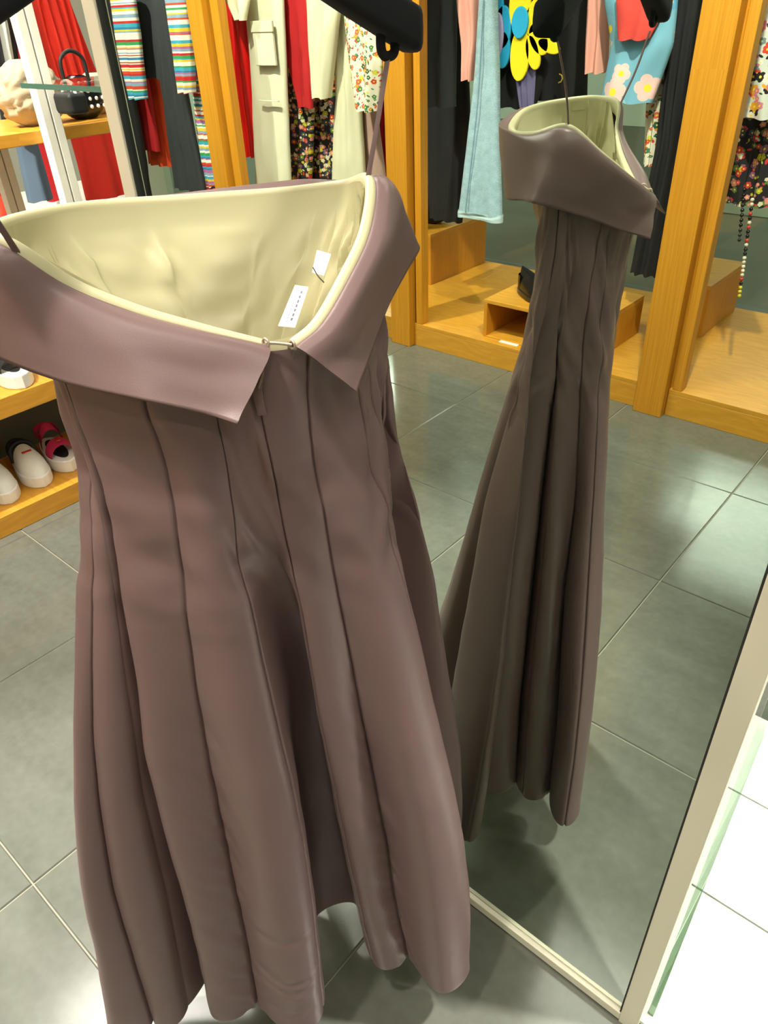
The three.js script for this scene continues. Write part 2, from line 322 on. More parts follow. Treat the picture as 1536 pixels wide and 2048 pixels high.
  C(P([-.5205, 1.2, .4165], [-.531, 1.1, .402], [-.572, .85, .36], [-.605, .6, .335], [-.645, HEM, .36]));
  /* a  */ C(px([-.518, 1.12, .418], [-.57, HEM, .466], [[150, 800], [194, 937], [213, 1028], [243, 1187], [275, 1361], [290, 1500], [325, 1634], [380, 1830], [430, 2040]]), { seam: .8 });
  /* b  */ C(px([-.465, 1.124, .389], [-.506, HEM, .428], [[287, 800], [323, 918], [348, 1014], [369, 1196], [392, 1383], [414, 1500], [424, 1556], [459, 1724], [491, 1869], [522, 2033]], .048), { seam: 1 });
  /* bc */ C(px([-.443, 1.11, .372], [-.463, HEM, .402], [[365, 820], [392, 920], [415, 1040], [425, 1110], [445, 1200], [468, 1320], [490, 1440], [520, 1560], [548, 1700], [572, 1850], [590, 2010]]));
  /* c  */ C(px([-.435, 1.103, .353], [-.45, HEM, .365], [[432, 830], [455, 930], [470, 1040], [475, 1100], [485, 1150], [502, 1200], [520, 1300], [543, 1400], [580, 1556], [608, 1693], [627, 1830], [641, 1990]]), { seam: .6 });
  C(P([-.428, 1.2, .343], [-.431, 1.1, .342], [-.476, .85, .288], [-.52, .6, .272], [-.548, HEM, .262]));
  C(P([-.420, 1.2, .330], [-.423, 1.1, .329], [-.463, .85, .262], [-.50, .6, .232], [-.515, HEM, .205]));
}
for (const c of curves) {
  c.pts.sort((a, b) => b.y - a.y);
  c.pts = c.pts.filter(p => p.y < 1.235);
  const r = rimAt(c.pts[0].x, c.pts[0].z), o = outward(r);
  c.pts.unshift(r.clone().addScaledVector(o, -.006).add(V3(0, -.008, 0)));
  c.pts[c.pts.length - 1].y = HEM;
}
const NY = 150, SEG = 16, NC = curves.length;
const warp = (t) => t - Math.sin(2 * Math.PI * t) / (2 * Math.PI) * .72;
// padded panels between two seams, as runs of control curves
const PANEL = {}; for (const run of [[0, 1], [1, 2, 3], [3, 4], [4, 5], [7, 8], [8, 9], [19, 20], [20, 21], [23, 24], [24, 25, 26]]) for (let k = 0; k < run.length - 1; k++) PANEL[run[k]] = [k / (run.length - 1), 1 / (run.length - 1)];
function sampleCurve(c, t) {
  const y = lerp(c.pts[0].y, HEM, t), p = c.pts; let i = 0; while (i < p.length - 2 && p[i + 1].y > y) i++;
  const k = clamp((p[i].y - y) / Math.max(1e-6, p[i].y - p[i + 1].y), 0, 1); return V3(lerp(p[i].x, p[i + 1].x, k), y, lerp(p[i].z, p[i + 1].z, k));
}
const rows = curves.map(c => {
  let r = []; for (let j = 0; j <= NY; j++) r.push(sampleCurve(c, Math.pow(j / NY, 1.0)));
  for (let pass = 0; pass < 10; pass++) r = r.map((p, j) => (j === 0 || j === NY) ? p : V3((r[j - 1].x + 2 * p.x + r[j + 1].x) / 4, p.y, (r[j - 1].z + 2 * p.z + r[j + 1].z) / 4));
  return r;
});
const bodyRing = [];
for (let j = 0; j <= NY; j++) {
  const ring = new THREE.CatmullRomCurve3(rows.map(r => r[j]), true, 'centripetal'), out = [];
  for (let i = 0; i < NC * SEG; i++) out.push(ring.getPoint((Math.floor(i / SEG) + warp((i % SEG) / SEG)) / NC));
  bodyRing.push(out);
}
// relief: seam grooves, padded panels, drag wrinkles
for (let j = 0; j <= NY; j++) {
  const o = bodyRing[j], n = o.length, src = o.map(p => p.clone());
  for (let i = 0; i < n; i++) {
    const p = src[i], a = src[(i + n - 1) % n], b = src[(i + 1) % n];
    const nx = (b.z - a.z), nz = -(b.x - a.x), L = Math.hypot(nx, nz) || 1;
    const c = Math.floor(i / SEG), k = i % SEG, f = warp(k / SEG), y = p.y;
    const low = 1 - smooth(.55, 1.08, y), bod = smooth(.93, 1.05, y) * (1 - smooth(1.2, 1.27, y));
    let d = 0;
    const s0 = curves[c].seam || 0, s1 = curves[(c + 1) % NC].seam || 0;
    const gd = lerp(.0034, .0070, low);                         // seam depth
    if (k === 0) d -= gd * s0; if (k === 1) d -= gd * .45 * s0; if (k === SEG - 1) d -= gd * .45 * s1;
    if (PANEL[c]) { const g = PANEL[c][0] + PANEL[c][1] * f; d += lerp(.0022, .0150, low) * Math.pow(Math.sin(Math.PI * g), .8); }
    const sd = smooth(2.2, 3.2, c + f) * (1 - smooth(11, 12.5, c + f));
    d += bod * sd * .0058 * N3((c + f) * .5, y * 24 + Math.abs(c + f - 7) * 1.6, 6.5);
    d += bod * (.0052 * N3((c + f) * .8, y * 19 + (c + f) * .9, 2.5) + .0016 * N3(p.x * 20, y * 40, p.z * 20 + 7));
    d += low * .0016 * N3(p.x * 14 + 9, y * 14, p.z * 14);
    const near = Math.max((c === 1 || c === 24 || c === 4 || c === 8 ? .5 : 0) * Math.exp(-Math.pow(f / .34, 2)), (c === 0 || c === 23 ? 1 : 0) * Math.exp(-Math.pow((1 - f) / .5, 2)));
    d += low * near * (.0052 * N3(c * 3.7, y * 34 + f * 5, 1.3) + .003 * N3(c * 1.7, y * 75 + f * 7, 4.3));
    if (c === 24 || c === 25) for (const [yy, am] of [[.43, .0022], [.315, .0034], [.29, .0026], [.22, .0015]]) d -= am * Math.exp(-Math.pow((y - yy) / .0075, 2)) * Math.sin(Math.PI * (c === 24 ? f * .5 : .5 + f * .5));
    o[i].x -= d * nx / L; o[i].z -= d * nz / L;      // (nx, nz) points inwards
  }
}
{
  const n = NC * SEG;
  // turn of the hem: the cloth rolls under at the bottom
  const ringPoint = (j, i) => bodyRing[j][i % n];
  const extra = [[.0015, -.004], [.006, -.0055], [.011, -.001], [.013, .02]];
  const hemN = []; for (let i = 0; i < n; i++) { const a = bodyRing[NY][(i + n - 2) % n], b = bodyRing[NY][(i + 2) % n]; const nx = b.z - a.z, nz = -(b.x - a.x), L = Math.hypot(nx, nz) || 1; hemN.push([nx / L, nz / L]); }
  const total = NY + extra.length;
  const g = grid(n, total, (u, v) => {
    const i = Math.round(u * n), j = Math.round(v * total); let p;
    if (j <= NY) p = ringPoint(j, i).clone(); else { const q = ringPoint(NY, i), e = extra[j - NY - 1], h = hemN[i % n]; p = V3(q.x + h[0] * e[0], q.y + e[1], q.z + h[1] * e[0]); }
    p.u = i / SEG * .045; p.v = p.y; return p;
  }, true);
  mesh('dress_body', g, M.satin, dress).userData = { label: 'panelled mauve satin bodice and deep pleated skirt' };
}
{ // collar: a wide band folded outwards over the rim, open at the back
  const NS = 150, outer = 22, inner = 8, NV = outer + inner + 4;
  const sec = (s) => {
    const P = rimCurve.getPoint(s), L = lowCurve.getPoint(s), o = outward(P), down = L.clone().sub(P), out = [];
    const nrm = V3(0, 0, 0).copy(o).addScaledVector(down.clone().normalize(), -o.dot(down.clone().normalize())).normalize();
    const endT = Math.min(1, Math.min(s, 1 - s) / .06), belly = .006 + .004 * endT, front = smooth(.1, .6, -(o.x * .888 + o.z * .46));
    out.push(P.clone().addScaledVector(o, -.006).add(V3(0, -.012, 0)));
    out.push(P.clone().addScaledVector(o, -.005).add(V3(0, -.003, 0)));
    out.push(P.clone().addScaledVector(o, -.001).add(V3(0, .0005, 0)));
    for (let k = 0; k <= outer; k++) { const t = k / outer; out.push(P.clone().addScaledVector(down, t).addScaledVector(nrm, .0025 + belly * Math.sin(Math.PI * Math.pow(t, .55)) * (1 - t * .6) + .0016 * N3(s * 12, t * 3, 2.2)).add(V3(0, .014 * front * Math.sin(Math.PI * Math.min(1, t * 2.6)), 0))); }
    for (let k = inner; k >= 0; k--) { const t = k / inner * .985; out.push(P.clone().addScaledVector(down, t).addScaledVector(nrm, -.0008 + (belly - .002) * Math.sin(Math.PI * Math.pow(t, .55)) * (1 - t * .6)).addScaledVector(o, k === 0 ? -.003 : 0)); }
    return out;
  };
  const secs = []; for (let i = 0; i <= NS; i++) secs.push(sec(i / NS));
  const nP = secs[0].length - 1;
  const band = grid(NS, nP, (u, v) => { const p = secs[Math.round(u * NS)][Math.round(v * nP)].clone(); p.u = u * .85; p.v = v * .2; return p; });
  const cap = (i) => grid(outer, 1, (u, v) => secs[i][v < .5 ? 3 + Math.round(u * outer) : nP - Math.round(u * inner)].clone());
  const strip2 = (g) => { g.deleteAttribute('uv'); return g; };
  const collar = mesh('collar', band, M.satin, dress);
  mesh('collar_end', mergeGeometries([strip2(cap(0)), strip2(cap(NS))]), M.satin, collar);

  // cream lining: rolled edge along the rim and the inside of the bodice
  const edge = grid(NS, 12, (u, v) => {
    const P = rimCurve.getPoint(u), o = outward(P), a = lerp(-.5, Math.PI, Math.min(1, v / .7)), dn = Math.max(0, (v - .7) / .3);
    const q = P.clone().addScaledVector(o, -.001 * dn).add(V3(0, -.012 * dn, 0)).addScaledVector(o, -.0062 + .0048 * Math.cos(a)).add(V3(0, -.0012 + .0050 * Math.sin(a), 0)); q.u = u * .8; q.v = v * .02; return q;
  });
  const JL = 17, nb = NC * SEG, wall = grid(nb, JL, (u, v) => {
    const i = Math.round(u * nb) % nb, j = Math.round(v * JL), p = bodyRing[j][i].clone(), o = outward(p), t = v;
    const w = smooth(.08, .3, t), m = i / nb * 6.2832, fold = .010 * N3(Math.cos(m) * 6 + 2, t * 3.2 + Math.sin(m) * 4, Math.sin(m) * 6) + .005 * N3(Math.cos(m) * 13, t * 5 + Math.cos(m) * 6, Math.sin(m) * 13 + 3);
    p.addScaledVector(o, j === 0 ? -.0078 : -.0045 - Math.abs(fold) * 1.3 * w - (t < .14 ? .0018 : 0)); if (j === 0) p.y += .006; p.u = i / SEG * .03; p.v = p.y; return p;
  }, true);
    const liningMesh = mesh('lining', wall, M.lining, dress); liningMesh.userData = { label: 'cream satin lining inside the bodice' };
  mesh('lining_edge', edge, M.lining, liningMesh);
  // zip: tape, slider pull and hook at the top of the opening
  const zt = rimP[0].clone().lerp(rimP[rimP.length - 1], .62);
  const d0 = rows[0];
  const zipLine = []; for (const y of [1.246, 1.225, 1.20]) { const r = d0.find(p => p.y <= y); zipLine.push(r.clone().addScaledVector(outward(r), .0035)); }
  zipLine[0].lerp(zt, .35);
  const zip = mesh('zip', strip(zipLine, .007, .002, RW), M.satin, dress);
  const pull = mesh('zip_pull', mergeGeometries([tube([zipLine[0], zipLine[0].clone().add(V3(.003, -.01, .003)), zipLine[1].clone().add(V3(.006, .004, .004))], .0016, 14, 8), new THREE.SphereGeometry(.0032, 12, 10).translate(zipLine[0].x + .002, zipLine[0].y, zipLine[0].z + .001)].map(g => { const h = g.toNonIndexed(); return h; })), std({ color: 0x8d7468, metalness: .6, roughness: .4 }), zip);
  const hk = [rimP[0].clone().add(V3(-.002, .002, .002)), zt.clone().add(V3(0, .003, .001)), rimP[rimP.length - 1].clone().add(V3(.001, .003, .001))];
  mesh('hook_and_eye', mergeGeometries([tube([hk[2], hk[1], hk[0]], .0014, 16, 8), new THREE.TorusGeometry(.0032, .001, 8, 16).translate(hk[2].x, hk[2].y, hk[2].z), new THREE.TorusGeometry(.0032, .001, 8, 16).translate(hk[0].x, hk[0].y, hk[0].z)].map(g => g.toNonIndexed())), std({ color: 0xc9b9a6, metalness: .7, roughness: .35 }), zip);
  // hanging straps
  const strapR0 = V3(-.437, 1.332, .166), strapR1 = onZ(777, 118, .130), strapL0 = V3(-.506, 1.330, .432), strapL1 = V3(-.4895, 1.416, .461);
  const ribbon = (a, b, f) => { const m = a.clone().lerp(b, .5).add(V3(.002, 0, f)); return strip([a, m, b], .0026, .0011, RW); };
  mesh('hanging_strap', mergeGeometries([ribbon(strapR0, strapR1, .002), ribbon(strapR0.clone().add(V3(-.001, 0, .0015)), strapR1.clone().add(V3(-.001, 0, .001)), .0015)]), M.satin, dress);
  mesh('hanging_strap', mergeGeometries([ribbon(strapL0, strapL1, .002), ribbon(strapL0.clone().add(V3(-.001, 0, .0015)), strapL1.clone().add(V3(-.001, 0, .001)), .0015)]), M.satin, dress);
  // sewn-in labels on the lining by the zip
  const lab = canvasTexture(128, 256, (c, w, h) => {
    c.fillStyle = '#f4f3ee'; c.fillRect(0, 0, w, h); c.fillStyle = '#555a66'; const r = rng(3);
    for (let k = 0; k < 7; k++) c.fillRect(74, 30 + k * 28, 16, 14 + r() * 6);
    for (let k = 0; k < 11; k++) c.fillRect(44, 26 + k * 19, 6, 8 + r() * 7);
  });
  const lm = std({ map: lab, roughness: .6 });
  const inside = (px, py, d) => onChord(px, py, rimP[0], rimP[3]).addScaledVector(ray(px, py), d);
  const quad = (c, nu, nv, d, bend) => grid(nu, nv, (u, v) => { const x = lerp(lerp(c[0][0], c[1][0], u), lerp(c[3][0], c[2][0], u), v), y = lerp(lerp(c[0][1], c[1][1], u), lerp(c[3][1], c[2][1], u), v); const p = inside(x, y, d + bend * Math.sin(v * 3.1) + .004 * (1 - u)); p.u = u; p.v = v; return p; });
  mesh('size_label', quad([[556, 652], [590, 655], [617, 574], [590, 570]], 8, 16, .010, -.003), lm, liningMesh).userData = { label: 'white printed care label' };
  mesh('blank_label', quad([[624, 545], [648, 551], [662, 508], [634, 500]], 6, 10, .014, -.002), M.paper, liningMesh);
  mesh('label_thread', tube([inside(648, 565, .008), inside(636, 552, .008), inside(626, 535, .009)], .0005, 10, 6), M.gasket, liningMesh);
}
{ // the hanger and the bar it hangs from
  const h = thing('clothes_hanger', 'black velvet hanger with notched ends holding the mauve dress', 'hanger');
  const tR = V3(-.438, 1.432, .100), tL = V3(-.4915, 1.432, .490), mid = tR.clone().lerp(tL, .5), ax = tL.clone().sub(tR); ax.y = 0; const half = ax.length() / 2; ax.normalize(); const nz = V3(ax.z, 0, -ax.x);
  const prof = (s) => {                        // s -1..1 along the arm: centre height, half height, half thickness
    const a = Math.abs(s), yc = 1.4385 + .088 * Math.pow(1 - a, 1.05), hh = lerp(.0165, .013, 1 - a) * (a > .965 ? Math.sqrt(Math.max(.0, 1 - Math.pow((a - .965) / .035, 4))) : 1), th = lerp(.016, .008, 1 - a) * (a > .965 ? Math.sqrt(Math.max(.0, 1 - Math.pow((a - .965) / .035, 4))) : 1);
    return [yc, hh, th];
  };
  mesh('shoulder_bar', grid(20, 80, (u, v) => {
    const s = v * 2 - 1, [yc, hh, th] = prof(s), a = u * Math.PI * 2, c = Math.cos(a), d = Math.sin(a), e = .5;
    return mid.clone().addScaledVector(ax, s * half).setY(yc + hh * Math.sign(d) * Math.pow(Math.abs(d), e)).addScaledVector(nz, th * Math.sign(c) * Math.pow(Math.abs(c), e));
  }, true), M.velvet, h);
  for (const s of [-1, 1]) {                   // hooked notch below each arm
    const b = mid.clone().addScaledVector(ax, s * half * .86), y = prof(.86)[0] - .012;
    const pt = (along, dy) => b.clone().addScaledVector(ax, s * along).setY(y + dy);
    mesh('strap_notch', tube([pt(-.008, .004), pt(-.008, -.010), pt(-.005, -.014), pt(.003, -.014), pt(.006, -.011), pt(.006, -.006)], .0038, 24, 10), M.velvet, h);
  }
  const top = mid.clone().setY(1.515), o = [];
  for (let k = 0; k <= 16; k++) { const a = -Math.PI / 2 + k / 16 * Math.PI * 1.35; o.push(mid.clone().addScaledVector(nz, .020 * Math.cos(a)).setY(1.585 + .020 * Math.sin(a))); }
  mesh('hook', tube([top, mid.clone().setY(1.545), ...o], .0022, 60, 8), M.steel, h);
  const g = thing('garment_bar', 'slim steel garment bar hung from the ceiling above the mauve dress', 'rail');
  mesh('bar', new THREE.CylinderGeometry(.011, .011, .7, 16).rotateX(Math.PI / 2).rotateY(Math.atan2(ax.x, ax.z)).translate(mid.x, 1.5915, mid.z), M.steel, g);
  for (const s of [-.33, .33]) mesh('drop_rod', new THREE.CylinderGeometry(.006, .006, CEIL - 1.592, 10).translate(mid.x + ax.x * s, (CEIL + 1.592) / 2, mid.z + ax.z * s), M.steel, g);
}

// ------------------------------------------------------------------ garments on the rails
function stripes(colors, unit) {
  const t = canvasTexture(16, 1024, (c, w, h) => { let y = 0, k = 0; const r = rng(unit); while (y < h) { const s = 10 + Math.floor(r() * 26); c.fillStyle = colors[k % colors.length]; c.fillRect(0, y, w, s); y += s; k += 1 + Math.floor(r() * 3); } });
  t.repeat.set(1, 1.9); return t;
}
function floral(bg, cols, n, seed, size, sx = 4, sy = 4) {
  const t = canvasTexture(512, 512, (c, w, h) => {
    c.fillStyle = bg; c.fillRect(0, 0, w, h); const r = rng(seed);
    for (let k = 0; k < n; k++) {
      const x = r() * w, y = r() * h, s = size * (.5 + r()), col = cols[Math.floor(r() * cols.length)], p = r() < .6 ? 5 : 0, a0 = r() * 6;
      for (const dx of [-w, 0, w]) for (const dy of [-h, 0, h]) {
        c.fillStyle = col;
        if (p) { for (let i = 0; i < p; i++) { c.beginPath(); c.arc(x + dx + Math.cos(a0 + i * 6.283 / p) * s * .6, y + dy + Math.sin(a0 + i * 6.283 / p) * s * .6, s * .5, 0, 7); c.fill(); } c.fillStyle = '#f2d33a'; c.beginPath(); c.arc(x + dx, y + dy, s * .3, 0, 7); c.fill(); }
        else { c.beginPath(); c.ellipse(x + dx, y + dy, s * .8, s * .35, a0, 0, 7); c.fill(); }
      }
    }
  });
  t.repeat.set(sx, sy); return t;
}
const rainbow = ['#f0f0e4', '#c8282e', '#3aa05a', '#3fa7c8', '#efe9d8', '#2f7fae', '#e7c62f', '#b86a9c', '#e9efe2', '#8ea9c4', '#d64a2a', '#f3efe0'];
const fabricBump = noiseTexture(128, (u, v) => { const g = 128 + fbm(u * 40, v * 40, 6, 2) * 120; return [g, g, g]; }, false); fabricBump.repeat.set(14, 14);
const cloth = (color, o = {}) => std({ color, roughness: .85, bumpMap: fabricBump, bumpScale: .0006, ...o });
const denimTex = noiseTexture(256, (u, v) => { const g = fbm(u * 70, v * 70, 3, 2) * 60 + fbm(u * 6, v * 6, 5, 3) * 26; return [150 + g, 178 + g, 190 + g]; }); denimTex.repeat.set(5, 5);
const FAB = {
  black: cloth(0x17181a), charcoal: cloth(0x303438), red: cloth(0xb2141a), redSatin: phys({ color: 0xd40f10, roughness: .38, side: THREE.DoubleSide }), redCrepe: cloth(0xd83020), orange: cloth(0xd9481a),
  cream: cloth(0xdad6b8), linen: cloth(0xcfcdb4), pink: cloth(0xd99a8c), dusty: cloth(0xb4958a), denim: cloth(0xffffff, { map: denimTex }), jeans: cloth(0x5c7288), purple: cloth(0x5b5478), sky: cloth(0x5a9fc6), mint: cloth(0xb9c6c4), grey: cloth(0x8d8f8c), beige: cloth(0xc9b48a),
  rainbowA: cloth(0xffffff, { map: stripes(rainbow, 5) }), rainbowB: cloth(0xffffff, { map: stripes(rainbow, 11) }), rainbowC: cloth(0xffffff, { map: stripes(rainbow, 17) }),
  floralLight: cloth(0xffffff, { map: floral('#e7e2cc', ['#d0402c', '#e08a2a', '#3f7d5a', '#c9d24a', '#2a5a48', '#d8604a'], 120, 4, 20, 5, 5) }),
  floralDark: cloth(0xffffff, { map: floral('#1d1a1c', ['#c23a34', '#b8b326', '#d6d3c2', '#5f7d3c', '#8a5a7a', '#d88a80', '#3c4a58'], 170, 8, 19, 4, 4) }),
  floralMulti: cloth(0xffffff, { map: floral('#cfd2c8', ['#d2402e', '#161616', '#e2a02c', '#d77b8e', '#30402e', '#e6e0d0', '#6f8a96'], 190, 14, 20, 3.5, 3.5) }),
  patch: cloth(0xffffff, { map: floral('#74abc4', ['#8cc0d6', '#e9c3bf', '#5c9fca', '#7fb3c8'], 36, 23, 38, 2.2, 2.2) }),
};
// a garment from the pixel rows of its outline: [py, left, right], on the wall plane it hangs in
// plane 'mirror': real z (seen in the mirror), plane 'x': a rack that runs along z at that x
function outlineRows(rows, plane, at) {
  return rows.map(([py, l, r]) => {
    const A = plane === 'x' ? onX(l, py, at) : onZ(l, py, -at), B = plane === 'x' ? onX(r, py, at) : onZ(r, py, -at);
    return { y: (A.y + B.y) / 2, a: plane === 'x' ? A.z : A.x, b: plane === 'x' ? B.z : B.x };
  }).sort((p, q) => q.y - p.y);
}
function drape(R, plane, at, dep, folds, amp, seed, shoulder) {
  const rnd = rng(seed), ph = rnd() * 6, NR = 26, NU = 48, yT = R[0].y, yB = R[R.length - 1].y;
  const width = (y) => { let i = 0; while (i < R.length - 2 && R[i + 1].y > y) i++; const k = clamp((R[i].y - y) / Math.max(1e-5, R[i].y - R[i + 1].y), 0, 1); return [lerp(R[i].a, R[i + 1].a, k), lerp(R[i].b, R[i + 1].b, k)]; };
  return grid(NU, NR, (u, v) => {
    const y = lerp(yT, yB, v); let [a, b] = width(y); const c = (a + b) / 2, th = u * Math.PI * 2, cs = Math.cos(th), sn = Math.sin(th);
    let hw = (b - a) / 2, d = dep, k = v;
    if (shoulder && v < .12) { const s = Math.sqrt(Math.max(.03, 1 - Math.pow(1 - v / .12, 2))); hw *= lerp(.35, 1, s); d *= s; }
    const x = Math.sign(cs) * Math.pow(Math.abs(cs), .8), f = Math.sin(x * folds * Math.PI + ph + k * .6 + N3(k * 2, x, seed) * 1.2);
    const w = smooth(.05, .5, v) * (1 - Math.abs(x) * .55), n = N3(x * 2 + seed, y * 6, seed * 1.7) * .012;
    const off = d * Math.sign(sn) * Math.pow(Math.abs(sn), .75) + (f * amp + n) * w, along = c + x * hw + Math.sin(y * 7 + seed) * .004 * w;
    const yy = v === 1 ? y + .003 * f : y;
    const p = plane === 'x' ? V3(at + off, yy, along) : V3(along, yy, at + off); p.u = along + (sn < 0 ? 3 : 0); p.v = y; return p;
  }, true);
}
function garment(name, label, category, o) {
  const g = thing(name, label, category, o.group), plane = o.plane || 'mirror', at = o.at ?? 2.5, R = outlineRows(o.rows, plane, at);
  const top = o.top ?? 1.63;
  if (R[0].y < top && !o.noExtend) { const w = Math.max(.05, (R[0].b - R[0].a)); R.unshift({ y: top, a: (R[0].a + R[0].b) / 2 - w * .5, b: (R[0].a + R[0].b) / 2 + w * .5 }); }
  const clothMesh = mesh(o.part || 'cloth', drape(R, plane, at, o.dep ?? .035, o.folds ?? 3, o.amp ?? .012, o.seed ?? 1, true), o.mat, g);
  const c = (R[0].a + R[0].b) / 2, ry = o.railY ?? RAILY, rl = plane === 'x' ? (o.rail ?? at) : RAILZ;
  const T = plane === 'x' ? V3(at, R[0].y - .01, c) : V3(c, R[0].y - .01, at), U = plane === 'x' ? V3(rl, ry + .012, c) : V3(c, ry + .012, rl);
  mesh('hanger_hook', tube([T, T.clone().lerp(U, .5), U], .003, 8, 6), M.black, g);
  return { g, R, at, plane, cloth: clothMesh };
}
const on = (px, py, at) => { const p = onZ(px, py, -at); p.z = at; return p; };   // a point seen in the mirror at real depth `at`

// bay of striped knits
garment('long_dress', 'black long dress hanging beside the white mirror edge, left of striped knits', 'dress', { rows: [[0, 203, 236], [200, 236, 268], [392, 272, 300]], mat: FAB.black, at: 2.44, seed: 2 });
garment('striped_sweater', 'rainbow-striped knit between a black dress and charcoal shorts', 'sweater', { rows: [[0, 222, 268], [100, 236, 280], [198, 262, 290]], mat: FAB.rainbowA, at: 2.36, seed: 3, folds: 2 });
garment('wide_shorts', 'charcoal wide-leg shorts with hem above the orange skirt', 'shorts', { rows: [[0, 272, 322], [156, 290, 340]], mat: FAB.charcoal, at: 2.50, seed: 4, folds: 1.5 });
garment('long_coat', 'long black coat reaching down beside the oak post', 'coat', { rows: [[0, 305, 342], [150, 322, 366], [380, 352, 412]], mat: FAB.charcoal, at: 2.41, seed: 5, amp: .016 });
garment('striped_sweater', 'rainbow-striped knit sleeve hanging over the long black coat', 'sweater', { rows: [[0, 332, 374], [100, 345, 382], [186, 360, 386]], mat: FAB.rainbowB, at: 2.33, seed: 6, folds: 2 });
garment('striped_skirt', 'long rainbow-striped skirt half hidden by the oak post', 'skirt', { rows: [[160, 385, 412], [385, 412, 440]], mat: FAB.rainbowC, at: 2.46, seed: 7, noExtend: false });
garment('red_skirt', 'dark red skirt below the striped knit', 'skirt', { rows: [[190, 258, 300], [300, 285, 318]], mat: FAB.red, at: 2.56, seed: 8 });
garment('orange_skirt', 'bright orange skirt below the charcoal shorts', 'skirt', { rows: [[215, 285, 328], [330, 300, 345]], mat: FAB.orange, at: 2.64, seed: 9 });
// bay of red and floral clothes
garment('satin_dress', 'shiny bright red satin dress beside the oak post', 'dress', { rows: [[0, 440, 486], [150, 460, 497], [312, 480, 516]], mat: FAB.redSatin, at: 2.42, seed: 10, folds: 4, amp: .014 });
garment('white_shirt', 'white shirt with short sleeve above the red satin dress', 'shirt', { rows: [[0, 452, 500], [40, 470, 492]], mat: FAB.cream, at: 2.29, seed: 11, folds: 1, dep: .02 });
{
  const c = garment('cargo_trousers', 'off-white cargo trousers with flap pockets', 'trousers', { rows: [[0, 490, 566], [150, 503, 572], [372, 514, 582]], mat: FAB.linen, at: 2.40, seed: 12, folds: 1, amp: .006, dep: .03 });
  for (const [a, b] of [[[502, 42], [552, 132]], [[517, 200], [556, 204]]]) {
    const p = on(a[0], a[1], 2.342), q = on(b[0], b[1], 2.342);
    const pk = mesh('pocket', box(p.x, q.x, Math.min(p.y, q.y), Math.max(p.y, q.y), 2.336, 2.352, .004), FAB.linen, c.g);
    if (b[1] - a[1] > 20) mesh('pocket_flap', box(p.x - .006, q.x + .006, p.y - .05, p.y, 2.331, 2.345, .004), FAB.linen, pk);
  }
}
garment('red_jacket', 'plain red jacket sleeve beside the off-white cargo trousers', 'jacket', { rows: [[0, 562, 620], [110, 572, 622], [215, 598, 626]], mat: FAB.red, at: 2.47, dep: .02, seed: 13, folds: 1 });
garment('print_dress', 'dark multicolour floral dress below the red jacket', 'dress', { rows: [[150, 572, 628], [372, 576, 622]], mat: FAB.floralDark, at: 2.55, seed: 14 });
garment('print_dress', 'black and yellow patterned dress below the cream shirt', 'dress', { rows: [[170, 615, 670], [372, 618, 672]], mat: FAB.floralDark, at: 2.66, seed: 15 });
garment('cream_shirt', 'cream long-sleeved shirt with open cuff', 'shirt', { rows: [[0, 614, 682], [110, 622, 668], [196, 630, 658]], mat: FAB.cream, at: 2.36, seed: 16, folds: 1.5 });
garment('wide_trousers', 'cream wide-leg trousers beside the floral blouse', 'trousers', { rows: [[0, 668, 702], [200, 672, 718], [372, 664, 730]], mat: FAB.cream, at: 2.45, seed: 17, folds: 2, amp: .01 });
garment('floral_blouse', 'white blouse printed with small red and orange flowers', 'blouse', { rows: [[0, 686, 735], [120, 698, 764], [222, 714, 756]], mat: FAB.floralLight, at: 2.38, seed: 18, folds: 2 });
garment('pink_trousers', 'dusty pink trousers below the flowered blouse', 'trousers', { rows: [[190, 712, 748], [352, 724, 768]], mat: FAB.dusty, at: 2.54, seed: 19, folds: 1.5 });
garment('red_dress', 'narrow red dress against the oak post beside the flowered blouse', 'dress', { rows: [[30, 756, 782], [352, 764, 788]], mat: FAB.red, at: 2.64, seed: 20 });
// bay of the pale jeans
garment('long_coat', 'long black coat touching the oak post behind a shorter charcoal one', 'coat', { rows: [[0, 852, 935], [250, 850, 940], [440, 862, 924]], mat: FAB.black, at: 2.62, seed: 21 });
garment('short_coat', 'charcoal short coat beside the oak post and pink top', 'coat', { rows: [[0, 852, 908], [214, 854, 908]], mat: FAB.charcoal, at: 2.42, seed: 22, folds: 2 });
garment('pink_blouse', 'pale pink top left of the pale blue jeans', 'top', { rows: [[0, 914, 962], [90, 924, 962], [160, 926, 958]], mat: FAB.pink, at: 2.40, seed: 23, folds: 2 });
{
  const c = garment('flared_jeans', 'pale blue flared jeans with frayed hem', 'jeans', { rows: [[0, 960, 992], [200, 946, 998], [434, 918, 1004]], mat: FAB.denim, at: 2.33, seed: 24, folds: 1, amp: .006, dep: .03 });
  mesh('side_seam', tube([[966, 0], [955, 200], [930, 425]].map(([x, y]) => on(x, y, 2.296)), .0022, 24, 6), cloth(0x6f93a6), c.cloth);
  mesh('hem_band', drape(outlineRows([[424, 917, 1005], [438, 917, 1005]], 'mirror', 2.33), 'mirror', 2.33, .033, 1, .006, 24, false), cloth(0xa9c0c4), c.cloth);
}
